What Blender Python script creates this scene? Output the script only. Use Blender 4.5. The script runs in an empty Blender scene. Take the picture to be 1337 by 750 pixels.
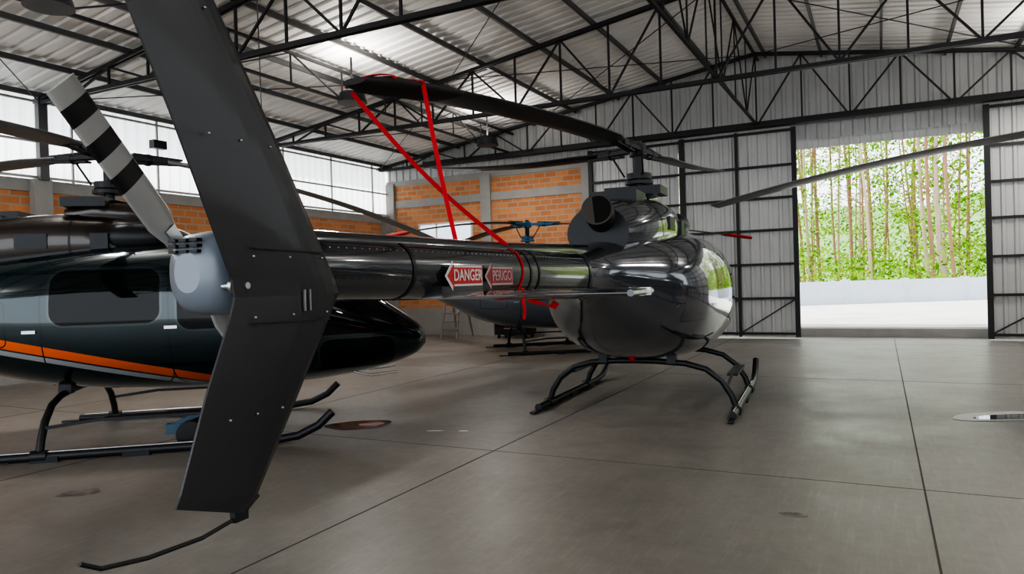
import bpy, math, random
import numpy as np
from mathutils import Vector, Matrix
random.seed(7)
sc=bpy.context.scene
try:
    sc.view_settings.view_transform='AgX'
    sc.view_settings.look='AgX - High Contrast'
    sc.view_settings.exposure=0.42
except Exception as e: print(e)

# ---------------------------------------------------------------- node helpers
class NT:
    def __init__(s,name):
        s.m=bpy.data.materials.new(name); s.m.use_nodes=True
        s.t=s.m.node_tree; s.n=s.t.nodes; s.l=s.t.links
        s.b=s.n['Principled BSDF']; s.out=s.n['Material Output']
    def node(s,t,**k):
        n=s.n.new(t)
        for a,b in k.items(): setattr(n,a,b)
        return n
    def put(s,sock,v):
        if isinstance(v,bpy.types.NodeSocket): s.l.new(v,sock)
        else: sock.default_value=v
    def math(s,op,a,b=0.0,c=None):
        n=s.node('ShaderNodeMath',operation=op)
        s.put(n.inputs[0],a); s.put(n.inputs[1],b)
        if c is not None: s.put(n.inputs[2],c)
        return n.outputs[0]
    def xyz(s):
        tc=s.node('ShaderNodeTexCoord'); sp=s.node('ShaderNodeSeparateXYZ')
        s.l.new(tc.outputs['Object'],sp.inputs[0])
        return tc.outputs['Object'],sp.outputs[0],sp.outputs[1],sp.outputs[2]
    def noise(s,vec,scale,detail=4,rough=.55):
        n=s.node('ShaderNodeTexNoise'); s.l.new(vec,n.inputs['Vector'])
        n.inputs['Scale'].default_value=scale; n.inputs['Detail'].default_value=detail; n.inputs['Roughness'].default_value=rough
        return n.outputs[0]
    def ramp(s,f,stops):
        r=s.node('ShaderNodeValToRGB'); s.l.new(f,r.inputs[0])
        e=r.color_ramp.elements
        while len(e)<len(stops): e.new(.5)
        for i,(p,c) in enumerate(stops):
            e[i].position=p; e[i].color=(c[0],c[1],c[2],1) if not isinstance(c,float) else (c,c,c,1)
        return r.outputs[0]
    def mix(s,f,a,b):
        n=s.node('ShaderNodeMix',data_type='RGBA')
        s.put(n.inputs[0],f)
        s.put(n.inputs[6],a if isinstance(a,bpy.types.NodeSocket) else (*a,1))
        s.put(n.inputs[7],b if isinstance(b,bpy.types.NodeSocket) else (*b,1))
        return n.outputs[2]
    def bump(s,h,st=.3,d=.01):
        n=s.node('ShaderNodeBump'); n.inputs['Strength'].default_value=st; n.inputs['Distance'].default_value=d
        s.l.new(h,n.inputs['Height']); s.l.new(n.outputs[0],s.b.inputs['Normal'])

def simple(name,col,rough=.5,metal=0,coat=0,var=.12,scale=6,emis=None):
    m=NT(name); v,x,y,z=m.xyz()
    nz=m.noise(v,scale)
    c1=tuple(max(0,c*(1-var)) for c in col); c2=tuple(min(1,c*(1+var)) for c in col)
    m.l.new(m.mix(nz,c1,c2),m.b.inputs['Base Color'])
    m.b.inputs['Roughness'].default_value=rough; m.b.inputs['Metallic'].default_value=metal
    m.b.inputs['Coat Weight'].default_value=coat; m.b.inputs['Coat Roughness'].default_value=.06
    if emis: m.b.inputs['Emission Color'].default_value=(*emis[0],1); m.b.inputs['Emission Strength'].default_value=emis[1]
    return m.m

def rbox(m,x,z,cx,cz,hx,hz,r):
    ax=m.math('MAXIMUM',m.math('SUBTRACT',m.math('ABSOLUTE',m.math('SUBTRACT',x,cx)),hx-r),0.0)
    az=m.math('MAXIMUM',m.math('SUBTRACT',m.math('ABSOLUTE',m.math('SUBTRACT',z,cz)),hz-r),0.0)
    l=m.math('SQRT',m.math('ADD',m.math('MULTIPLY',ax,ax),m.math('MULTIPLY',az,az)))
    return m.math('SUBTRACT',l,r)

def fuselage_mat(name,base,stripe=False,metal=.35,rough=.28,gcol=(.008,.008,.008)):
    m=NT(name); v,x,y,z=m.xyz()
    nz=m.noise(v,3.0)
    col=m.mix(nz,tuple(c*.85 for c in base),tuple(c*1.15 for c in base))
    if stripe:
        t=m.math('MULTIPLY',m.math('ADD',x,1.6),1/3.2)
        t=m.math('MINIMUM',m.math('MAXIMUM',t,0.0),1.0)
        zc=m.math('SUBTRACT',1.29,m.math('MULTIPLY',m.math('POWER',t,1.1),.76))
        d=m.math('SUBTRACT',z,zc)
        lim=m.math('LESS_THAN',x,1.75)
        org=m.math('MULTIPLY',m.math('LESS_THAN',m.math('ABSOLUTE',d),.045),lim)
        wh=m.math('MULTIPLY',m.math('LESS_THAN',m.math('ABSOLUTE',m.math('ADD',d,.088)),.026),lim)
        wh=m.math('MULTIPLY',wh,m.math('GREATER_THAN',x,-.9))
        col=m.mix(org,col,(1.0,.15,.01)); col=m.mix(wh,col,(.42,.44,.46))
    wins=[(1.42,1.52,.56,.33,.13),(.2,1.54,.5,.27,.13)]
    doors=[(1.42,1.26,.64,.66,.16),(.2,1.24,.58,.62,.16),(-1.0,1.3,.30,.22,.06)]
    D=None
    for w in wins:
        s_=rbox(m,x,z,*w); D=s_ if D is None else m.math('MINIMUM',D,s_)
    ws=m.math('MAXIMUM',m.math('SUBTRACT',2.16,x),m.math('SUBTRACT',1.06,z))
    ws=m.math('MAXIMUM',ws,m.math('SUBTRACT',.045,m.math('ABSOLUTE',y)))
    D=m.math('MINIMUM',D,ws)
    ch=m.math('MAXIMUM',rbox(m,x,z,2.62,.84,.4,.17,.12),m.math('SUBTRACT',.16,m.math('ABSOLUTE',y)))
    D=m.math('MINIMUM',D,ch)
    glass=m.math('LESS_THAN',D,0.0)
    gask=m.math('MULTIPLY',m.math('LESS_THAN',D,.022),m.math('GREATER_THAN',D,0.0))
    E=None
    for w in doors:
        s_=m.math('ABSOLUTE',rbox(m,x,z,*w)); E=s_ if E is None else m.math('MINIMUM',E,s_)
    seam=m.math('LESS_THAN',E,.006)
    col=m.mix(seam,col,(.003,.003,.003)); col=m.mix(gask,col,gcol); col=m.mix(glass,col,(.004,.006,.007))
    m.l.new(col,m.b.inputs['Base Color'])
    m.l.new(m.math('MULTIPLY',m.math('SUBTRACT',1.0,glass),metal),m.b.inputs['Metallic'])
    m.l.new(m.math('SUBTRACT',rough,m.math('MULTIPLY',glass,rough-.04)),m.b.inputs['Roughness'])
    m.l.new(m.math('SUBTRACT',1.0,glass),m.b.inputs['Coat Weight']); m.b.inputs['Coat Roughness'].default_value=.02
    m.l.new(m.math('SUBTRACT',.5,m.math('MULTIPLY',glass,.2)),m.b.inputs['Specular IOR Level'])
    return m.m

# ---------------------------------------------------------------- mesh builder
class MB:
    def __init__(s): s.v=[]; s.f=[]; s.mi=[]; s.sm=[]
    def add(s,vs,fs,mi=0,smooth=False):
        o=len(s.v); s.v+= [tuple(p) for p in vs]
        for f in fs: s.f.append([i+o for i in f]); s.mi.append(mi); s.sm.append(smooth)
    def box(s,x0,x1,y0,y1,z0,z1,mi=0):
        vs=[(x,y,z) for x in(x0,x1) for y in(y0,y1) for z in(z0,z1)]
        s.add(vs,[(0,1,3,2),(4,6,7,5),(0,4,5,1),(2,3,7,6),(0,2,6,4),(1,5,7,3)],mi)
    def bar(s,a,b,w,h,mi=0):
        a=Vector(a);b=Vector(b);d=(b-a).normalized()
        up=Vector((0,0,1)) if abs(d.z)<.9 else Vector((0,1,0))
        r=d.cross(up).normalized(); u=r.cross(d).normalized()
        vs=[]
        for p in(a,b):
            for i,j in((-1,-1),(1,-1),(1,1),(-1,1)): vs.append(p+r*i*w/2+u*j*h/2)
        s.add(vs,[(3,2,1,0),(4,5,6,7),(0,1,5,4),(1,2,6,5),(2,3,7,6),(3,0,4,7)],mi)
    def loft(s,rings,mi=0,cap=True,smooth=True,capmi=None):
        n=len(rings[0]); vs=[p for r in rings for p in r]; fs=[]
        for i in range(len(rings)-1):
            for j in range(n):
                k=(j+1)%n
                fs.append((i*n+j,i*n+k,(i+1)*n+k,(i+1)*n+j))
        s.add(vs,fs,mi,smooth)
        if cap:
            c=mi if capmi is None else capmi
            s.add(rings[0],[tuple(range(n))[::-1]],c); s.add(rings[-1],[tuple(range(n))],c)
    def tube(s,pts,r,n=12,mi=0,cap=True):
        pts=[Vector(p) for p in pts]; rings=[]; pu=None
        rs=r if isinstance(r,(list,tuple)) else [r]*len(pts)
        for i,p in enumerate(pts):
            d=(pts[min(i+1,len(pts)-1)]-pts[max(i-1,0)]).normalized()
            if pu is None:
                pu=Vector((0,0,1)) if abs(d.z)<.9 else Vector((1,0,0))
            rr=d.cross(pu).normalized(); u=rr.cross(d).normalized(); pu=u
            rings.append([p+(rr*math.cos(2*math.pi*k/n)+u*math.sin(2*math.pi*k/n))*rs[i] for k in range(n)])
        s.loft(rings,mi,cap)
    def ellip(s,c,r,mi=0,n=20,m=12):
        rings=[]
        for i in range(1,m):
            a=math.pi*i/m
            rings.append([(c[0]+r[0]*math.sin(a)*math.cos(2*math.pi*j/n),c[1]+r[1]*math.sin(a)*math.sin(2*math.pi*j/n),c[2]-r[2]*math.cos(a)) for j in range(n)])
        s.loft(rings,mi)
    def obj(s,name,mats,parent=None,fix=True):
        me=bpy.data.meshes.new(name); me.from_pydata(s.v,[],s.f); 
        for m in mats: me.materials.append(m)
        me.polygons.foreach_set('material_index',s.mi); me.polygons.foreach_set('use_smooth',s.sm)
        me.update()
        if fix:
            import bmesh
            bm=bmesh.new(); bm.from_mesh(me); bmesh.ops.recalc_face_normals(bm,faces=bm.faces); bm.to_mesh(me); bm.free()
        o=bpy.data.objects.new(name,me); sc.collection.objects.link(o)
        if parent: o.parent=parent
        return o
def spline(keys,n):
    k=np.array(keys,float); out=[]
    for i in range(len(k)-1):
        p0=k[max(i-1,0)];p1=k[i];p2=k[i+1];p3=k[min(i+2,len(k)-1)]
        for j in range(n):
            u=j/n
            out.append(.5*((2*p1)+(-p0+p2)*u+(2*p0-5*p1+4*p2-p3)*u*u+(-p0+3*p1-3*p2+p3)*u**3))
    out.append(k[-1]); return out
def sring(x,zb,zt,hw,e,n=48,yc=0):
    zc=(zb+zt)/2;hz=(zt-zb)/2;r=[]
    for j in range(n):
        a=2*math.pi*j/n;c=math.cos(a);s_=math.sin(a)
        r.append((x,yc+hw*math.copysign(abs(c)**(2/e),c),zc+hz*math.copysign(abs(s_)**(2/e),s_)))
    return r

# ---------------------------------------------------------------- materials
M_char=simple('charcoal_paint',(.030,.033,.038),.22,.3,1,.1,3)
M_fin=simple('fin_dark_paint',(.020,.021,.024),.42,.1,.2,.2,4)
M_black=simple('black_rubber',(.012,.012,.013),.5)
M_dark=simple('dark_grey_metal',(.03,.032,.035),.4,.5)
M_steel=simple('brushed_steel',(.5,.5,.5),.3,1)
M_gray=simple('grey_fairing_paint',(.18,.21,.25),.38,.1,.3)
M_white=simple('white_paint',(.72,.72,.70),.4)
M_blade=simple('rotor_blade_paint',(.035,.035,.037),.42,.1,.2)
M_bladeL=simple('rotor_blade_grey',(.25,.25,.25),.42,.1,.2)
M_red=simple('red_webbing',(.50,.012,.018),.75)
M_redsign=simple('red_decal',(.50,.025,.03),.4)
M_decalw=simple('white_decal',(.60,.57,.56),.4,var=.02)
M_decald=simple('white_decal_dull',(.42,.28,.28),.4,var=.02)
M_redd=simple('red_decal_dull',(.25,.025,.035),.4)
M_exh=simple('exhaust_metal',(.10,.09,.08),.45,.9)
M_mouth_shade=simple('exhaust_mouth_shade',(.003,.003,.003),.9)
M_blue=simple('blue_hub_paint',(.03,.13,.25),.4,.2)
M_bladeW=simple('tail_blade_white',(.36,.36,.35),.4)

ROT27=math.radians(27)
def W(xc,z):
    return (math.cos(ROT27)*xc-math.sin(ROT27)*z, math.sin(ROT27)*xc+math.cos(ROT27)*z)

def helicopter(name,pos,rot,scale,body,boomM,finM,blades,bladeM,hubM,tailblade=50,trM=None,skidM=M_dark,cowlM=None):
    E=bpy.data.objects.new(name,None); sc.collection.objects.link(E)
    E.location=(pos[0],pos[1],0); E.rotation_euler=(0,0,math.radians(rot)); E.scale=(scale,)*3
    K=[(-2.75,1.40,1.76,.18,2),(-2.3,1.33,1.81,.25,2),(-1.85,1.12,1.90,.46,2.1),(-1.35,.84,1.98,.73,2.25),(-.75,.66,2.04,.88,2.4),
       (0,.56,2.10,.93,2.6),(.8,.52,2.13,.94,2.6),(1.5,.51,2.08,.92,2.5),(2.1,.52,1.91,.85,2.35),(2.6,.57,1.62,.71,2.2),(3.0,.65,1.35,.51,2.1),(3.28,.75,1.15,.29,2),(3.4,.86,1.02,.09,2)]
    b=MB(); b.loft([sring(*r) for r in spline(K,6)],0)
    b.obj('fuselage',[body],E)
    cm=cowlM or boomM
    C=[(1.0,1.95,2.05,.2,2),(.8,1.88,2.22,.36,2.2),(.35,1.85,2.38,.45,2.4),(-.4,1.8,2.44,.49,2.5),(-1.0,1.75,2.40,.47,2.4),(-1.5,1.7,2.34,.40,2.2),(-1.85,1.72,2.25,.31,2)]
    b=MB(); b.loft([sring(*r,n=32) for r in spline(C,4)],0,capmi=1)
    for xx in(-.25,-.95):
        b.loft([sring(xx-.010,1.8,2.44,.49,2.5,32),sring(xx+.010,1.8,2.44,.49,2.5,32)],1,cap=False)
    for s_ in(-1,1):
        b.ellip((.35,s_*.38,2.16),(.35,.14,.15),1)
        b.box(-.75,-.45,s_*.49-.01,s_*.49+.01,2.05,2.2,1)
        b.box(-.05,.12,s_*.49-.012,s_*.49+.012,2.0,2.2,1)
    b.loft([sring(.42,2.3,2.40,.12,2,20),sring(.28,2.3,2.56,.2,2.3,20),sring(-.1,2.3,2.62,.23,2.5,20),sring(-.4,2.3,2.52,.18,2.3,20)],0)
    b.box(-.38,.05,-.33,.33,2.50,2.60,1)
    b.box(-1.25,-.8,-.25,.25,2.34,2.46,1)
    b.obj('engine_cowling',[cm,M_dark],E)
    b=MB()
    b.tube([(-1.5,-.02,2.10),(-1.85,-.04,2.13),(-2.12,-.08,2.19)],[.15,.14,.15],24,0)
    b.tube([(-2.115,-.08,2.189),(-2.125,-.08,2.191)],[.13,.13],24,1)  # black disc stands in for the shade inside the pipe
    b.obj('exhaust_pipe',[M_exh,M_mouth_shade],E)
    b=MB()
    ds=[2.6,3.4,4.2,5.0,5.7,6.3,6.5]; rs=[.205,.19,.172,.155,.14,.125,.10]
    b.loft([sring(-d,1.575+.055*(d-2.6)/3.9-r,1.575+.055*(d-2.6)/3.9+r,r*.92,2,32) for d,r in zip(ds,rs)],0)
    for d in(2.75,3.9,4.05,5.55):
        r=np.interp(d,ds,rs)+.003; zc=1.575+.055*(d-2.6)/3.9
        b.loft([sring(-d-.015,zc-r,zc+r,r*.93,2,32),sring(-d+.015,zc-r,zc+r,r*.93,2,32)],1,cap=False)
    b.tube([(-2.3,0,1.80),(-4.2,0,1.755),(-6.2,0,1.74)],[.06,.055,.05],14,0)
    for i in range(60):
        d=2.8+i*.057; zc=1.575+.055*(d-2.6)/3.9; r=float(np.interp(d,ds,rs))
        for s_ in(-1,1):
            for an in(.75,-.35):
                yy=s_*(r*.92*math.cos(an)); zz=zc+r*math.sin(an)
                b.box(-d-.0025,-d+.0025,yy-.0025,yy+.0025,zz-.0025,zz+.0025,2 if an>0 else 1)
    b.obj('tail_boom',[boomM,M_dark,M_steel],E)
    FY=-.155
    def foil(z,a,c,t,n=10,dz=0):
        L=[]
        for i in range(n+1):
            u=i/n; L.append((-(a+(c-a)*u), FY+t*(1.48*math.sqrt(u)-.63*u-1.76*u*u+1.42*u**3-.5*u**4)*.8+ (.004),z-dz*(1-u)))
        return L+[(p[0],2*FY-p[1],p[2]) for p in L[::-1]]
    b=MB()
    b.loft([foil(.885,6.76,7.05,.04,dz=.10),foil(.92,6.71,7.03,.055,dz=.09),foil(1.2,6.46,6.92,.07,dz=.03),foil(1.46,6.25,6.80,.08),foil(1.52,6.21,6.78,.08),foil(1.58,6.235,6.79,.08),foil(2.1,6.56,7.02,.07),foil(2.8,7.03,7.36,.05),foil(2.9,7.15,7.38,.03)],0,smooth=False)
    for z_,a,c in((1.12,6.6,6.85),(1.45,6.33,6.72),(1.66,6.35,6.72),(2.05,6.62,6.9),(2.45,6.9,7.1)):
        for u in(0,.5,1):
            d=a+(c-a)*u
            b.ellip((-d,FY-.034,z_),(.0045,.006,.0045),1,8,6)
    for zz in(1.42,1.68): b.bar((-6.32,FY-.042,zz),(-6.72,FY-.036,zz+.01),.003,.006,2)
    for dd in(6.44,6.47): b.bar((-dd,FY-.043,1.46),(-dd,FY-.043,1.54),.008,.006,1)
    b.obj('vertical_fin',[finM,M_steel,M_dark],E)
    b=MB()
    b.tube([(-6.70,FY,.83),(-6.78,FY,.785),(-6.95,FY,.765),(-7.15,FY,.775),(-7.30,FY,.80),(-7.36,FY,.835)],.007,10,0)
    b.box(-6.82,-6.76,FY-.012,FY+.012,.77,.81,0)
    b.obj('tail_guard',[M_black],E)
    def wing(y,a,c,z,t):
        L=[]
        for i in range(9):
            u=i/8;L.append((-(a+(c-a)*u),y,z+t*(1.48*math.sqrt(u)-.63*u-1.76*u*u+1.42*u**3-.5*u**4)+.002))
        return L+[(p[0],p[1],2*z-p[2]) for p in L[::-1]]
    b=MB()
    b.loft([wing(y_,4.88,5.28,1.475,.04) for y_ in(-1.14,-.5,0,.5,1.14)],0,smooth=False)
    for s_ in(-1,1):
        b.tube([(-4.86,s_*1.15,1.475),(-5.30,s_*1.15,1.475)],.018,10,0)
        b.box(-4.97,-4.94,s_*1.15-.022,s_*1.15+.022,1.455,1.495,1)
    b.bar((-5.08,-.16,1.5),(-5.08,.16,1.5),.5,.06,0)
    b.obj('horizontal_stabilizer',[boomM,M_steel],E)
    b=MB(); GO=.04
    G=[(-6.30,1.50,1.76,.10,3),(-6.5,1.465,1.775,.135,3.4),(-6.68,1.455,1.765,.14,3.6),(-6.76,1.47,1.75,.125,3.2),(-6.80,1.50,1.72,.10,2.6),(-6.815,1.54,1.68,.06,2.2)]
    G=[(g[0]+GO,)+g[1:] for g in G]
    b.loft([sring(*g,n=36,yc=.06) for g in G],0)
    for i in range(3):
        for j in range(3):
            b.box(-6.825+GO,-6.80+GO,.0+j*.05,.035+j*.05,1.68+i*.02,1.69+i*.02,1)
    for i in range(4):
        for j in range(2): b.box(-6.72+j*.07+GO,-6.67+j*.07+GO,-.086,-.079,1.64+i*.022,1.65+i*.022,1)
    b.loft([sring(-6.58,1.456,1.774,.142,3.5,36,.06),sring(-6.59,1.456,1.774,.142,3.5,36,.06)],1,cap=False)
    b.tube([(-6.73,-.17,1.56),(-6.73,-.06,1.56)],.012,10,2)
    b.tube([(-6.73,-.155,1.56),(-6.73,-.14,1.56)],.022,6,2); b.tube([(-6.73,-.115,1.56),(-6.73,-.10,1.56)],.026,12,2)
    b.obj('tail_gearbox_fairing',[M_gray if trM else finM,M_black,M_steel],E)
    b=MB(); hub=Vector((-6.56,.25,1.63))
    b.tube([hub-Vector((0,.10,0)),hub+Vector((0,.06,0))],.05,16,2)
    a=math.radians(tailblade)
    for s_ in(1,-1):
        d=Vector((-math.cos(a),0,math.sin(a)))*s_; n=Vector((d.z,0,-d.x))
        b.bar(hub,hub+d*.2,.05,.05,2)
        edges=[.13,.40,.465,.53,.595,.66,.725,.79]; cols=[0,1,0,1,0,1,0] if trM else [3]*7
        for i in range(len(edges)-1):
            rr=[]
            for e in ([edges[i],.24,edges[i+1]] if i==0 else [edges[i],edges[i+1]]):
                c=.040+.034*min(1,(e-.13)/.11)
                L=[]
                for k in range(12):
                    q=2*math.pi*k/12
                    L.append(hub+d*e+n*(math.cos(q)*c)+Vector((0,math.sin(q)*.012+.012*math.cos(q),0)))
                rr.append(L)
            b.loft(rr,cols[i],smooth=True)
    b.obj('tail_rotor',[M_bladeW,M_black,M_steel,finM],E)
    b=MB()
    for s_ in(-1,1):
        y=s_*1.10
        b.tube([(-.75,y,.05),(1.75,y,.05),(2.0,y,.08),(2.2,y,.17),(2.34,y,.30)],.042,12,0)
        b.box(-.95,-.6,y-.03,y+.03,.012,.03,1)
        for x_ in(-.3,.5,1.3): b.box(x_-.12,x_+.12,y-.05,y+.05,.0,.055,1)
        b.bar((.2,s_*1.0,.36),(1.1,s_*1.0,.36),.12,.03,1)
        b.tube([(-.7,y,.094),(1.6,y,.094)],.008,6,2)
    for x_ in(-.35,1.2):
        P=[(1.10,.06),(1.05,.2),(.95,.36),(.78,.49),(.55,.55),(.25,.57),(0,.575)]
        pts=[(x_,p[0],p[1]) for p in P]+[(x_,-p[0],p[1]) for p in P[-2::-1]]
        b.tube(pts,[.036]*3+[.034]*7+[.036]*3,12,0)
        for s_ in(-1,1):
            b.tube([(x_-.07,s_*1.1,.055),(x_+.07,s_*1.1,.055)],.058,12,1)
            b.bar((x_,s_*.35,.6),(x_,s_*.45,.6),.12,.1,1)
    for s_ in(-1,1):
        b.bar((.2,s_*1.0,.36),(-.35,s_*1.0,.30),.03,.03,1); b.bar((1.1,s_*1.0,.36),(1.2,s_*1.0,.30),.03,.03,1)
    b.obj('landing_skids',[skidM,M_dark,M_steel],E)
    b=MB()
    b.tube([(0,0,2.4),(0,0,3.02)],.055,16,0)
    b.tube([(0,0,2.72),(0,0,2.79)],.15,20,1); b.tube([(0,0,2.66),(0,0,2.70)],.17,20,1)
    b.tube([(0,0,3.0),(0,0,3.14)],[.11,.09],20,1); b.tube([(0,0,3.14),(0,0,3.18)],.05,14,0)
    bb=MB()
    for az,R,drop in blades:
        a=math.radians(117-az-rot); d=Vector((math.cos(a),math.sin(a),0)); n=Vector((-d.y,d.x,0))
        b.bar((0,0,3.08),Vector((0,0,3.08))+d*.62,.12,.05,1)
        b.bar(Vector((0,0,3.13))+d*.25,Vector((0,0,3.11))+d*.8,.09,.022,0)
        b.bar(Vector((0,0,3.03))+d*.25,Vector((0,0,3.06))+d*.8,.09,.022,0)
        b.tube([d*.14+n*.1+Vector((0,0,2.76)),d*.3+n*.14+Vector((0,0,3.02))],.012,8,0)
        b.ellip(Vector((0,0,3.08))+d*.42,(.07,.07,.07),1,12,8)
        RR=[]
        for i in range(25):
            r=.62+(R-.62)*i/24; c=(.08 if i==0 else .12 if i==1 else .168)
            if i==24: c=.14
            z=3.085-drop*(r/R)**1.9
            L=[]
            for k in range(14):
                q=2*math.pi*k/14; L.append(d*r+n*(math.cos(q)*c)+Vector((0,0,z+math.sin(q)*.016+.015*math.cos(q))))
            RR.append(L)
        bb.loft(RR,0)
    b.obj('rotor_head',[M_dark,hubM],E)
    bb.obj('main_rotor_blades',[bladeM],E)
    b=MB()
    b.bar((1.1,0,.55),(1.0,0,.40),.02,.09,0)
    b.ellip((-.6,0,.64),(.04,.04,.05),1,12,8)
    for s_ in(-1,1):
        b.bar((.86,s_*.945,1.22),(.74,s_*.945,1.22),.02,.03,0)
        b.bar((-.42,s_*.915,1.22),(-.54,s_*.91,1.22),.02,.03,0)
        b.tube([(2.5,s_*.3,.62),(2.75,s_*.3,.55),(3.05,s_*.3,.58)],.012,8,0)
    b.tube([(1.9,0,2.0),(1.85,0,2.3)],.01,8,0)
    b.obj('fittings',[M_steel,M_red],E)
    return E

P_main=fuselage_mat('charcoal_fuselage',(.11,.118,.135),metal=.6,rough=.11,gcol=(.02,.02,.02))
P_left=fuselage_mat('black_teal_fuselage',(.006,.022,.028),stripe=True,metal=.4,rough=.12,gcol=(.03,.045,.05))
P_bk=fuselage_mat('blue_grey_fuselage',(.12,.14,.17))
M_cowlG=simple('slate_paint',(.08,.087,.10),.12,.55,1,.08,3)
main=helicopter('helicopter',W(1.57,8.74),94,1,P_main,M_char,M_fin,[(208.9,5.0,.32),(28.9,4.0,-.22),(320,4.3,-.36)],M_blade,M_dark,49,True,cowlM=M_cowlG)
left=helicopter('helicopter',W(-4.30,7.8),39,.98,P_left,simple('brown_black_cowl',(.035,.025,.021),.3,.2,.8),M_fin,[(41,5.2,.95),(178,5.2,.45),(281,5.2,.45)],M_bladeL,M_dark,20,None)
back=helicopter('helicopter',W(.37,15.9),37,.9,P_bk,M_char,M_fin,[(92,5.35,.5),(212,5.2,.5),(332,4.6,.3)],M_blade,M_blue,70,None)
side=helicopter('helicopter',W(6.9,7.3),117-220,1,P_bk,M_char,M_fin,[(314.5,5.3,.5),(74.5,5.3,.4),(194.5,5.3,.4)],M_bladeL,M_dark,70,None)

def blade_pt(E,az,R,drop,r,up=0):
    rot=math.degrees(E.rotation_euler[2]); a=math.radians(117-az-rot)
    return Vector((math.cos(a)*r,math.sin(a)*r,3.085-drop*(r/R)**1.9+up))
b=MB()
for az,R in((92,5.35),(212,5.2)):
    p=[blade_pt(back,az,R,.5,r) for r in(R-.6,R-.1,R+.04)]
    rr=[]
    d=(p[1]-p[0]).normalized(); n=Vector((-d.y,d.x,0))
    for q,c in zip(p,(.19,.20,.12)):
        rr.append([q+n*math.cos(2*math.pi*k/12)*c+Vector((0,0,math.sin(2*math.pi*k/12)*.035)) for k in range(12)])
    b.loft(rr,0)
b.obj('blade_tip_socks',[M_red],back)
b=MB()
p=[blade_pt(main,208.9,5.0,.32,r) for r in(4.15,4.3,4.9,5.1)]
d=(p[1]-p[0]).normalized(); n=Vector((-d.y,d.x,0)); rr=[]
for q,c,t in zip(p,(.175,.185,.19,.09),(.025,.035,.045,.02)):
    rr.append([q+n*math.cos(2*math.pi*k/14)*c+Vector((0,0,math.sin(2*math.pi*k/14)*t)) for k in range(14)])
b.loft(rr,0)
b.obj('blade_tip_cover',[simple('black_fabric',(.035,.03,.032),.8)],main)
def ribbon(b,pts,w,side,mi=0,t=.003):
    pts=[Vector(p) for p in pts]; side=Vector(side).normalized(); rr=[]
    for i,p in enumerate(pts):
        d=(pts[min(i+1,len(pts)-1)]-pts[max(i-1,0)]).normalized(); nn=side.cross(d).normalized(); ss=d.cross(nn).normalized()
        ss=ss*(w/2)
        rr.append([p-ss-nn*t,p+ss-nn*t,p+ss+nn*t,p-ss+nn*t])
    b.loft(rr,mi,smooth=False)
b=MB()
A1=blade_pt(main,208.9,5.0,.32,4.95,0); A2=blade_pt(main,208.9,5.0,.32,4.66,0)
nb=n
T=Vector((-4.2,-.05,1.785)); TL=Vector((-4.75,.05,1.80))
for S0,TT,bulge,w_ in((A1-nb*.15+Vector((0,0,-.03)),T,-.03,.028),(A2+nb*.185,TL,.0,.028)):
    P=[]
    for i in range(15):
        u=i/14; q=S0.lerp(TT,u); q.z-=.04*math.sin(math.pi*u); q+=nb*(bulge*math.sin(math.pi*u))
        P.append(q)
    ribbon(b,P,w_,(.45,-.9,0))
for A in(A1,A2):
    P=[A+nb*math.cos(t)*.193+Vector((0,0,math.sin(t)*.048)) for t in np.linspace(0,math.pi,13)]
    ribbon(b,P,.03,d)
P=[Vector((-4.2+.03*math.sin(t),.174*.93*math.cos(t),1.60+.174*1.03*math.sin(t))) for t in np.linspace(0,2*math.pi,25)]
ribbon(b,P,.022,(1,0,0))
ribbon(b,[(-4.2,-.15,1.50),(-4.22,-.16,1.42),(-4.2,-.165,1.35),(-4.21,-.16,1.29)],.04,(1,0,0))
ribbon(b,[(-4.15,-.12,1.44),(-4.0,-.12,1.40),(-3.7,-.10,1.38),(-3.35,-.05,1.33),(-3.1,0,1.36)],.055,(0,1,.6))
b.obj('red_tie_down_strap',[M_red],main)
b=MB()
def arrow(x0,x1,zc,h,y,mi,hd=.09):
    vs=[(x0,y,zc),(x0+hd,y,zc+h*.62),(x0+hd,y,zc+h*.42),(x1,y,zc+h*.42),(x1,y,zc-h*.42),(x0+hd,y,zc-h*.42),(x0+hd,y,zc-h*.62)]
    b.add(vs,[tuple(range(7))],mi)
arrow(-5.30,-4.84,1.585,.135,-.163,0); arrow(-5.275,-4.85,1.585,.108,-.165,1,.08)
arrow(-4.82,-4.40,1.580,.13,-.169,2); arrow(-4.797,-4.41,1.580,.104,-.171,3,.08)
b.obj('danger_decals',[M_decalw,M_redsign,M_decald,M_redd],main,fix=False)
def text(s_,x,z,y,size,mat,par,nm):
    c=bpy.data.curves.new(nm,'FONT'); c.body=s_; c.size=size; c.align_x='CENTER'; c.align_y='CENTER'; c.offset=.0012
    c.extrude=.0005; c.materials.append(mat)
    o=bpy.data.objects.new(nm,c); sc.collection.objects.link(o); o.parent=par
    o.location=(x,y,z); o.rotation_euler=(math.radians(90),0,0); return o
text('DANGER',-5.03,1.585,-.168,.088,M_decalw,main,'danger_lettering')
text('PERIGO',-4.575,1.58,-.174,.086,M_decald,main,'perigo_lettering')

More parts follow.
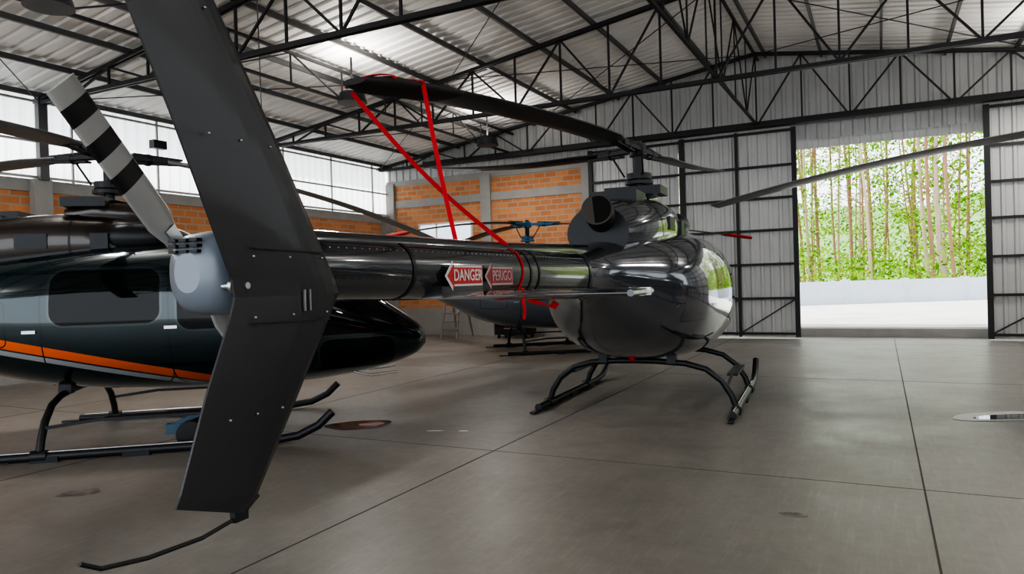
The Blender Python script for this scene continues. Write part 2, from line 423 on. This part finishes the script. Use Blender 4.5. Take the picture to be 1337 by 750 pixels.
# ---------------------------------------------------------------- hangar shell
XL,XR,YB,YF,RX=-13.5,8.5,18.2,-7.0,-2.5
def roofz(x): return 5.15+.15*(x-XL) if x<RX else 5.15+.15*(RX-XL)-.15*(x-RX)
m=NT('polished_concrete'); v,x,y,z=m.xyz()
n1=m.noise(v,.3,5,.6); n2=m.noise(v,1.1,12,.75); n3=m.noise(v,60,3); n4=m.noise(v,7,10,.8)
c=m.ramp(n1,[(.3,(.185,.168,.147)),(.7,(.27,.25,.22))])
c2=m.ramp(n2,[(.32,(.125,.112,.096)),(.5,(.225,.207,.182)),(.68,(.30,.28,.25))])
c4=m.ramp(n4,[(.35,(.15,.135,.117)),(.65,(.30,.28,.25))])
cc=m.mix(.5,c,c2); cc=m.mix(.3,cc,c4)
for ang,th in((.6,.52),(2.0,.56),(-.4,.56)):
    mp=m.node('ShaderNodeMapping'); m.l.new(v,mp.inputs[0]); mp.inputs['Scale'].default_value=(8,.6,1); mp.inputs['Rotation'].default_value=(0,0,ang)
    s1=m.ramp(m.noise(mp.outputs[0],3,10,.8),[(th,0.0),(th+.14,1.0)])
    cc=m.mix(m.math('MULTIPLY',s1,.28),cc,(.38,.36,.33))
st=m.ramp(m.noise(v,1.3,6,.65),[(.64,0.0),(.76,1.0)])
cc=m.mix(m.math('MULTIPLY',st,.35),cc,(.08,.07,.06))
m.l.new(cc,m.b.inputs['Base Color']); m.l.new(m.ramp(n2,[(.3,.27),(.7,.52)]),m.b.inputs['Roughness']); m.bump(n3,.15,.003)
M_floor=m.m
M_joint=simple('joint_sealant',(.07,.064,.057),.8)
b=MB(); b.box(XL-.3,XR+.3,YF-6,YB+.35,-.3,0,0)
for xj in(-10.0,-6.6,-3.18,.24,3.65,7.0): b.box(xj-.006,xj+.006,YF-6,YB,-.01,.0015,1)
for yj in(-5.2,.3,5.78,11.3,16.8): b.box(XL,XR,yj-.0035,yj+.0035,-.01,.0012,1)
b.obj('floor',[M_floor,M_joint])
def brick(name,axis):
    m=NT(name); v,x,y,z=m.xyz()
    cb=m.node('ShaderNodeCombineXYZ'); m.l.new(y if axis=='y' else x,cb.inputs[0]); m.l.new(z,cb.inputs[1])
    br=m.node('ShaderNodeTexBrick'); m.l.new(cb.outputs[0],br.inputs['Vector'])
    br.inputs['Scale'].default_value=1; br.inputs['Brick Width'].default_value=.34; br.inputs['Row Height'].default_value=.15
    br.inputs['Mortar Size'].default_value=.018; br.inputs['Color1'].default_value=(.66,.25,.09,1); br.inputs['Color2'].default_value=(.48,.16,.06,1)
    br.inputs['Mortar'].default_value=(.38,.31,.24,1)
    nz=m.noise(v,3,5); m.l.new(m.mix(m.math('MULTIPLY',nz,.3),br.outputs[0],(.62,.40,.22)),m.b.inputs['Base Color'])
    m.b.inputs['Roughness'].default_value=.85; m.bump(br.outputs['Fac'],-.5,.01); return m.m
BR_y=brick('orange_brick_side','y'); BR_x=brick('orange_brick_back','x')
M_conc=simple('grey_concrete',(.34,.33,.31),.8,var=.2,scale=2)
M_panel=simple('galvanised_sheet',(.50,.50,.49),.45,.2,var=.14,scale=1.2)
m=NT('translucent_panel'); v,x,y,z=m.xyz()
tr=m.node('ShaderNodeBsdfTranslucent'); tr.inputs[0].default_value=(.95,.95,.93,1)
mx=m.node('ShaderNodeMixShader'); mx.inputs[0].default_value=.75
m.l.new(m.ramp(m.noise(v,2),[(.3,(.7,.7,.68)),(.7,(.9,.9,.88))]),m.b.inputs['Base Color'])
m.l.new(m.b.outputs[0],mx.inputs[1]); m.l.new(tr.outputs[0],mx.inputs[2]); m.l.new(mx.outputs[0],m.out.inputs[0]); M_trans=m.m
M_truss=simple('painted_truss_steel',(.035,.035,.037),.5,.3)
M_purl=simple('galvanised_purlin',(.12,.12,.12),.5,.4)
M_frame=simple('light_window_frame',(.38,.38,.37),.5,.2)
def corr_wall(b,axis,c,a0,a1,z0,zf,per=.25,amp=.03,mi=0):
    prof=[(0,0),(.12,1),(.36,1),(.48,0)]
    n=int((a1-a0)/per); vs=[];fs=[]
    for i in range(n+1):
        for u,h in prof:
            a=min(a0+(i+u)*per,a1)
            for zz in(z0,zf(a) if callable(zf) else zf):
                vs.append((c-amp*h,a,zz) if axis=='y' else (a,c-amp*h,zz))
    for i in range(0,len(vs)-2,2): fs.append((i,i+2,i+3,i+1))
    b.add(vs,fs,mi)
b=MB(); b.box(XL-.2,XL,YF,YB+.2,0,3.45,0)
for z0,z1 in((2.45,2.7),(3.4,3.62)): b.box(XL-.2,XL+.03,YF,YB,z0,z1,1)
b.box(XL-.2,XL+.04,YF,YB,0,.9,1)
for yy in(-3,2.4,7.8,13.0,18.0): b.box(XL-.25,XL+.16,yy-.16,yy+.16,0,3.62,1)
b.obj('wall_left',[BR_y,M_conc])
b=MB(); corr_wall(b,'y',XL,YF,YB,3.6,5.15,.25,-.03)
b.obj('window_1',[M_trans],fix=False)
b=MB()
for yy in np.arange(-6,18.2,1.8): b.box(XL+.04,XL+.08,yy-.018,yy+.018,3.6,5.1)
for zz in(3.66,4.3,5.02): b.box(XL+.04,XL+.09,YF,YB,zz-.02,zz+.02)
b.obj('trim_1',[M_frame])
b=MB(); b.box(XR,XR+.2,YF,YB+.2,0,2.2,0); b.obj('wall_right',[BR_y])
b=MB(); corr_wall(b,'y',XR,YF,YB,2.2,5.2); b.obj('window_2',[M_trans],fix=False)
b=MB(); b.box(XL,-6.75,YB,YB+.2,0,4.6,0)
b.box(XL,-6.7,YB-.03,YB+.2,3.85,4.08,1); b.box(XL,-6.7,YB-.03,YB+.2,0,.8,1); b.box(XL,-6.7,YB-.03,YB+.2,4.52,4.68,1)
for xx in(XL+.15,-10.0,-6.9): b.box(xx-.16,xx+.16,YB-.10,YB+.2,0,4.6,1)
corr_wall(b,'x',YB+.05,XL,XR,4.62,lambda a:roofz(a)+.02,.25,.03,2)
corr_wall(b,'x',YB+.12,5.9,XR,0,4.9,.25,.03,2)
b.obj('wall_back',[BR_x,M_conc,M_panel])
b=MB(); b.box(-12.3,-10.5,YB-.04,YB+.02,2.25,3.3,1)
for i in range(4):
    xx=-12.3+1.8*i/3; b.box(xx-.025,xx+.025,YB-.07,YB-.03,2.25,3.3,0)
for zz in(2.25,2.78,3.3): b.box(-12.33,-10.47,YB-.07,YB-.03,zz-.025,zz+.025,0)
b.obj('window_3',[M_white,simple('daylight_glow_glass',(.75,.8,.85),.2,emis=((.8,.9,1),.7))])  # pane emits its own glow in place of daylight
b=MB(); b.box(-11.9,XR,YB-.40,YB-.24,4.95,5.10)
b.obj('trim_2',[M_truss])
def leaf(name,x0,x1,y,nv,h=4.9):
    b=MB(); corr_wall(b,'x',y+.04,x0,x1,.06,h,.22,.025,1)
    for i in range(nv+1):
        xx=x0+(x1-x0)*i/nv; w=.055 if i in(0,nv) else .03
        b.box(xx-w,xx+w,y-.07,y-.0,.04,h,0)
    for zz in(.12,.95,1.75,2.55,3.3,4.05,h-.05): b.box(x0,x1,y-.06,y-.01,zz-.028,zz+.028,0)
    for i in range(0,nv):
        xa=x0+(x1-x0)*i/nv; xb=x0+(x1-x0)*(i+1)/nv
        b.bar((xa,y-.03,.12),(xb,y-.03,.95),.03,.03,0)
    b.obj(name,[M_truss,M_panel],fix=False)
leaf('door_1',-6.75,-4.35,YB-.16,2); leaf('door_2',-4.3,-1.72,YB-.28,2); leaf('door_3',2.02,4.7,YB-.28,2); leaf('door_4',4.75,7.4,YB-.16,2)
b=MB(); corr_wall(b,'x',YB+.30,-3,6,4.45,5.0,.22,.025,0); b.obj('trim_3',[M_panel],fix=False)
b=MB(); per=.26; ny=int((YB+1-YF)/per); prof=[(0,0),(.1,1),(.32,1),(.42,0)]
for xa,xb in((XL-.5,RX),(RX,XR+.5)):
    vs=[];fs=[]
    za=roofz(xa) if xa>=XL else roofz(XL)-.075; zb=roofz(xb) if xb<=XR else roofz(XR)-.075
    for i in range(ny+1):
        for u,h in prof:
            yy=YF+(i+u)*per; vs.append((xa,yy,za+.035*h)); vs.append((xb,yy,zb+.035*h))
    for i in range(0,len(vs)-2,2): fs.append((i,i+1,i+3,i+2))
    b.add(vs,fs,0)
M_roof=simple('roof_sheet_underside',(.80,.78,.75),.5,0,var=.12,scale=.9)
b.obj('ceiling',[M_roof],fix=False)
b=MB()
for xx in np.arange(XL+.2,XR,1.22):
    zz=roofz(xx)-.06; b.box(xx-.025,xx+.025,YF,YB,zz-.05,zz+.04)
b.obj('roof_purlins',[M_purl])
def truss(y):
    b=MB(); zb=4.98; N=22; xs=np.linspace(XL+.1,XR-.1,N+1); L=.07
    for o in(-.04,.04):
        for i in range(N):
            b.bar((xs[i],y+o,zb),(xs[i+1],y+o,zb),.035,L)
        for xa,xb in((XL,RX),(RX,XR)): b.bar((xa,y+o,roofz(xa)-.13),(xb,y+o,roofz(xb)-.13),.035,L)
    for i,xx in enumerate(xs):
        zt=roofz(xx)-.14
        b.bar((xx,y,zb),(xx,y,zt),.035,.035)
        if i<N:
            x2=xs[i+1]; z2=roofz(x2)-.14
            if i%2==0: b.bar((xx,y,zt),(x2,y,zb),.035,.035)
            else: b.bar((xx,y,zb),(x2,y,z2),.035,.035)
    return b.obj('roof_truss',[M_truss])
for yy in(-3,2.4,7.8,13.1,17.75): truss(yy)
b=MB()
for xx in(-9.1,RX,4.1):
    zt=roofz(xx)-.16; zb=5.02 if xx==RX else zt-.55; zz=max(zb,5.02)
    b.box(xx-.025,xx+.025,YF,YB,zz-.025,zz+.025); b.box(xx-.025,xx+.025,YF,YB,zt-.025,zt+.025)
    ys=np.arange(-6.6,18.2,1.35)
    for i in range(len(ys)-1):
        b.bar((xx,ys[i],zz if i%2 else zt),(xx,ys[i+1],zt if i%2 else zz),.025,.025)
        b.bar((xx,ys[i],zz),(xx,ys[i],zt),.025,.025)
for ya,yb in((2.4,7.8),(7.8,13.1),(13.1,17.75)):
    for xa,xb in((-13.4,-8),(-8,RX),(RX,3),(3,8.4)):
        b.tube([(xa,ya,roofz(xa)-.15),(xb,yb,roofz(xb)-.15)],.01,6); b.tube([(xb,ya,roofz(xb)-.15),(xa,yb,roofz(xa)-.15)],.01,6)
b.obj('roof_bracing',[M_truss])
b=MB()
for yy in(2.4,7.8,13.1):
    b.box(XL+.10,XL+.22,yy-.08,yy+.08,3.6,5.1)
b.obj('trim_4',[M_purl])
b=MB(); b.box(XL+.35,XL+.5,9.8,10.1,4.45,4.62); b.bar((XL+.12,10,4.6),(XL+.4,10,4.6),.05,.05); b.obj('flood_lamp',[M_dark])

# ---------------------------------------------------------------- small items
b=MB(); c0=W(-1.74,8.0); 
def blob(b,c,rx,ry,z,ang,seed,mi):
    rnd=random.Random(seed); ph=[rnd.uniform(0,6.28) for _ in range(4)]; vs=[]
    for k in range(48):
        t=2*math.pi*k/48; r=1+.10*math.sin(2*t+ph[0])+.06*math.sin(3*t+ph[1])+.04*math.sin(5*t+ph[2])
        x_=rx*r*math.cos(t); y_=ry*r*math.sin(t)
        vs.append((c[0]+x_*math.cos(ang)-y_*math.sin(ang),c[1]+x_*math.sin(ang)+y_*math.cos(ang),z))
    b.add(vs,[tuple(range(48))],mi)
M_oil=simple('oil_film',(.10,.04,.022),.10); M_water=simple('water_film',(.06,.07,.07),.03)
blob(b,c0,.33,.27,.004,ROT27,1,0); blob(b,(c0[0]+.12,c0[1]+.06),.14,.09,.006,ROT27,2,1); b.obj('oil_puddle',[M_oil,simple('red_fluid',(.45,.04,.02),.2)],fix=False)
b=MB(); blob(b,W(5.05,7.42),.52,.26,.004,ROT27,3,1); blob(b,W(5.12,7.38),.42,.14,.006,ROT27,3,0); b.obj('water_puddle',[M_water,simple('pale_rim',(.62,.62,.60),.5)],fix=False)  # paler blob under the water leaves a pale border
b=MB(); blob(b,W(1.75,4.6),.10,.05,.003,0,6,0); blob(b,W(-3.4,5.6),.16,.10,.003,ROT27+.5,5,0)
m=NT('faint_stain'); m.b.inputs['Base Color'].default_value=(.08,.07,.06,1); m.b.inputs['Roughness'].default_value=.5
v,x,y,z=m.xyz(); m.l.new(m.ramp(m.noise(v,9,4,.7),[(.35,0.0),(.65,.5)]),m.b.inputs['Alpha'])
b.obj('floor_stains',[m.m],fix=False)
b=MB(); 
for q in((-.85,7.55,.09),(-.55,7.5,.05)):
    p=W(q[0],q[1]); blob(b,p,q[2],.03,.004,ROT27,int(q[1]*10),0)
b.obj('paper_scraps',[M_white],fix=False)
E=bpy.data.objects.new('ground_handling_dolly',None); sc.collection.objects.link(E); p=W(-3.15,7.3); E.location=(p[0],p[1],0); E.rotation_euler=(0,0,math.radians(39))
b=MB(); b.box(-.35,.3,-.05,.05,.12,.22,0); b.bar((-.3,0,.2),(.25,0,.42),.06,.05,0); b.bar((.2,0,.2),(.2,0,.45),.05,.05,0); b.bar((.1,-.2,.42),(.1,.2,.42),.05,.05,0)
for s_ in(-.14,.14): b.tube([(-.1,s_-.04,.13),(-.1,s_+.04,.13)],.13,20,1)
b.obj('frame',[simple('blue_grey_steel',(.06,.12,.17),.4,.3),M_black],E)
E=bpy.data.objects.new('step_ladder',None); sc.collection.objects.link(E); E.location=(-10.6,16.9,0)
b=MB()
for s_ in(-.25,.25):
    b.bar((s_,0,0),(s_*.8,.35,1.6),.05,.03,0); b.bar((s_,.9,0),(s_*.8,.4,1.6),.04,.03,0)
for i in range(6): u=(i+1)/7; b.bar((-.25,.35*u,1.6*u),(.25,.35*u,1.6*u),.1,.03,0)
b.box(-.25,.25,.25,.5,1.58,1.62,0); b.obj('frame',[M_steel],E)
E=bpy.data.objects.new('tool_cabinet',None); sc.collection.objects.link(E); E.location=(-8.8,17.4,0)
b=MB(); b.box(-.5,.5,-.25,.25,.1,1.05,0)
for i in range(5): b.box(-.46,.46,-.27,-.25,.16+i*.175,.31+i*.175,1); b.box(-.2,.2,-.29,-.27,.26+i*.175,.28+i*.175,2)
for sx in(-.4,.4):
    for sy in(-.2,.2): b.tube([(sx-.02,sy,.05),(sx+.02,sy,.05)],.05,12,1)
b.obj('cabinet',[M_dark,M_black,M_steel],E)

# ---------------------------------------------------------------- outdoors
m=NT('outdoor_slab'); v,x,y,z=m.xyz(); m.l.new(m.ramp(m.noise(v,.8,6),[(.3,(.50,.48,.45)),(.7,(.64,.62,.59))]),m.b.inputs['Base Color']); m.b.inputs['Roughness'].default_value=.8
b=MB(); b.box(-40,40,YB+.5,75,-.3,.22,0); b.box(-3,6,YB+.34,YB+.5,-.3,.20,1)
b.obj('outdoor_ground',[m.m,M_conc])
b=MB(); P0=Vector((-12,25.2,0)); P1=Vector((18,42.8,0))
b.bar(P0+Vector((0,0,.66)),P1+Vector((0,0,.66)),.2,.94,0)
dv=(P1-P0)/14
for i in range(15): q=P0+dv*i; b.bar(q+Vector((0,0,.2)),q+Vector((0,0,1.18)),.3,.3,0)
b.obj('boundary_wall',[simple('whitewashed_wall',(.50,.55,.60),.8)])
b=MB(); rnd=random.Random(4)
tr=[]
for i in range(120):
    X=rnd.uniform(-16,22); Y=rnd.uniform(41,60)+X*.3
    tr.append((X,Y,rnd.uniform(14,20),rnd.uniform(.05,.12)))
for X,Y,H,r in tr:
    lx=rnd.uniform(-1.1,1.1); P=[(X+lx*u+.15*math.sin(u*5+X),Y,.1+H*u) for u in np.linspace(0,1,7)]
    b.tube(P,[r*(1-.5*u) for u in np.linspace(0,1,7)],7,rnd.choice((0,0,3)))
    for k in range(6):
        h=rnd.uniform(.25,.95)*H; a=rnd.uniform(0,6.28); L=rnd.uniform(.8,2.2); q=Vector((X+lx*h/H,Y,h))
        b.tube([q,q+Vector((math.cos(a)*L,math.sin(a)*L*.5,L*.6))],[.03,.012],4,0)
def leaves(cx,cy,cz,sx,sy,sz,n,size):
    for _ in range(n):
        p=Vector((rnd.gauss(cx,sx),rnd.gauss(cy,sy),rnd.gauss(cz,sz)))
        if p.z<.25: continue
        a=Vector((rnd.uniform(-1,1),rnd.uniform(-1,1),rnd.uniform(-1,1))).normalized(); c=a.cross(Vector((rnd.random(),rnd.random(),rnd.random()))).normalized()
        s_=size*rnd.uniform(.5,1.3); b.add([p-a*s_,p+c*s_*.45,p+a*s_,p-c*s_*.45],[(0,1,2,3)],rnd.choice((1,1,2)))
for X,Y,H,r in tr:
    for k in range(10): leaves(X+rnd.uniform(-1.6,1.6),Y+rnd.uniform(-.3,2.8),rnd.uniform(.1,.8)*H,.55,.5,.35,44,.13)
for i in range(70):
    X=rnd.uniform(-12,18); leaves(X,rnd.uniform(39,50)+X*.4,rnd.uniform(.6,2.2),.9,.9,.5,80,.15)
def leafm(n,c):
    m=NT(n); v,x,y,z=m.xyz(); t=m.node('ShaderNodeBsdfTranslucent'); mx=m.node('ShaderNodeMixShader'); mx.inputs[0].default_value=.5
    col=m.mix(m.noise(v,.6),tuple(k*.7 for k in c),tuple(min(1,k*1.3) for k in c))
    m.l.new(col,m.b.inputs['Base Color']); m.l.new(col,t.inputs[0]); m.l.new(m.b.outputs[0],mx.inputs[1]); m.l.new(t.outputs[0],mx.inputs[2]); m.l.new(mx.outputs[0],m.out.inputs[0])
    m.b.inputs['Roughness'].default_value=.8; m.b.inputs['Specular IOR Level'].default_value=.1; return m.m
b.obj('eucalyptus_grove',[simple('tan_bark',(.28,.16,.095),.9,var=.3,scale=1.5),leafm('leaf_bright',(.27,.44,.035)),leafm('leaf_mid',(.08,.21,.025)),simple('pale_bark',(.42,.32,.24),.9,var=.3,scale=1.5)],fix=False)
b=MB(); vs=[];fs=[]
for i in range(41):
    X=-60+i*3.5; h=11+2*math.sin(i*.33)+1.2*math.sin(i*.9)
    vs+=[(X,88,0),(X,110,h)]
for i in range(40): fs.append((2*i,2*i+2,2*i+3,2*i+1))
b.add(vs,fs); b.obj('distant_hill',[simple('hazy_green_hill',(.20,.32,.12),.9,var=.3,scale=.3)],fix=False)

# ---------------------------------------------------------------- light
w=bpy.data.worlds.new('World'); sc.world=w; w.use_nodes=True
bg=w.node_tree.nodes['Background']; bg.inputs[0].default_value=(.88,.94,1,1); bg.inputs[1].default_value=2.1
sun=bpy.data.lights.new('sun','SUN'); sun.energy=3.8; sun.angle=math.radians(3); sun.color=(1,.96,.9)
so=bpy.data.objects.new('sun',sun); sc.collection.objects.link(so); so.rotation_euler=Vector((.75,.1,-1)).to_track_quat('-Z','Y').to_euler()
for xx in(-8.5,3.0):  # fill lights added to brighten the interior; their fittings are invented
    for yy in(-2.5,5.1,10.5,15.6):
        E=bpy.data.objects.new('added_fill_lamp',None); sc.collection.objects.link(E); E.location=(xx,yy,5.15)
        for nm,en,dz,rx in(('fill_down',50,-.32,0),('fill_up',34,-.02,math.pi)):  # upward disc is added fill for the roof underside
            L=bpy.data.lights.new(nm,'AREA'); L.shape='DISK'; L.size=.5; L.energy=en; L.color=(1,.97,.93)
            o=bpy.data.objects.new(nm,L); sc.collection.objects.link(o); o.parent=E; o.location=(0,0,dz); o.rotation_euler=(rx,0,0)
        b=MB(); b.tube([(0,0,-.28),(0,0,-.1)],[.27,.22],20,0); b.tube([(0,0,-.1),(0,0,.55)],.02,8,0); b.obj('fill_lamp_housing',[M_dark],E)

# ---------------------------------------------------------------- camera
cam=bpy.data.cameras.new('camera'); co=bpy.data.objects.new('camera',cam); sc.collection.objects.link(co)
cam.sensor_width=36; cam.lens=945/1337*36; cam.clip_end=500
p=math.radians(.515); th=math.radians(1.72)
f=Vector((-math.sin(ROT27)*math.cos(p),math.cos(ROT27)*math.cos(p),-math.sin(p)))
r0=Vector((math.cos(ROT27),math.sin(ROT27),0)); u0=r0.cross(f)
r=r0*math.cos(th)-u0*math.sin(th); u=u0*math.cos(th)+r0*math.sin(th)
M=Matrix((r,u,-f)).transposed().to_4x4(); M.translation=(0,0,1.55); co.matrix_world=M
sc.camera=co
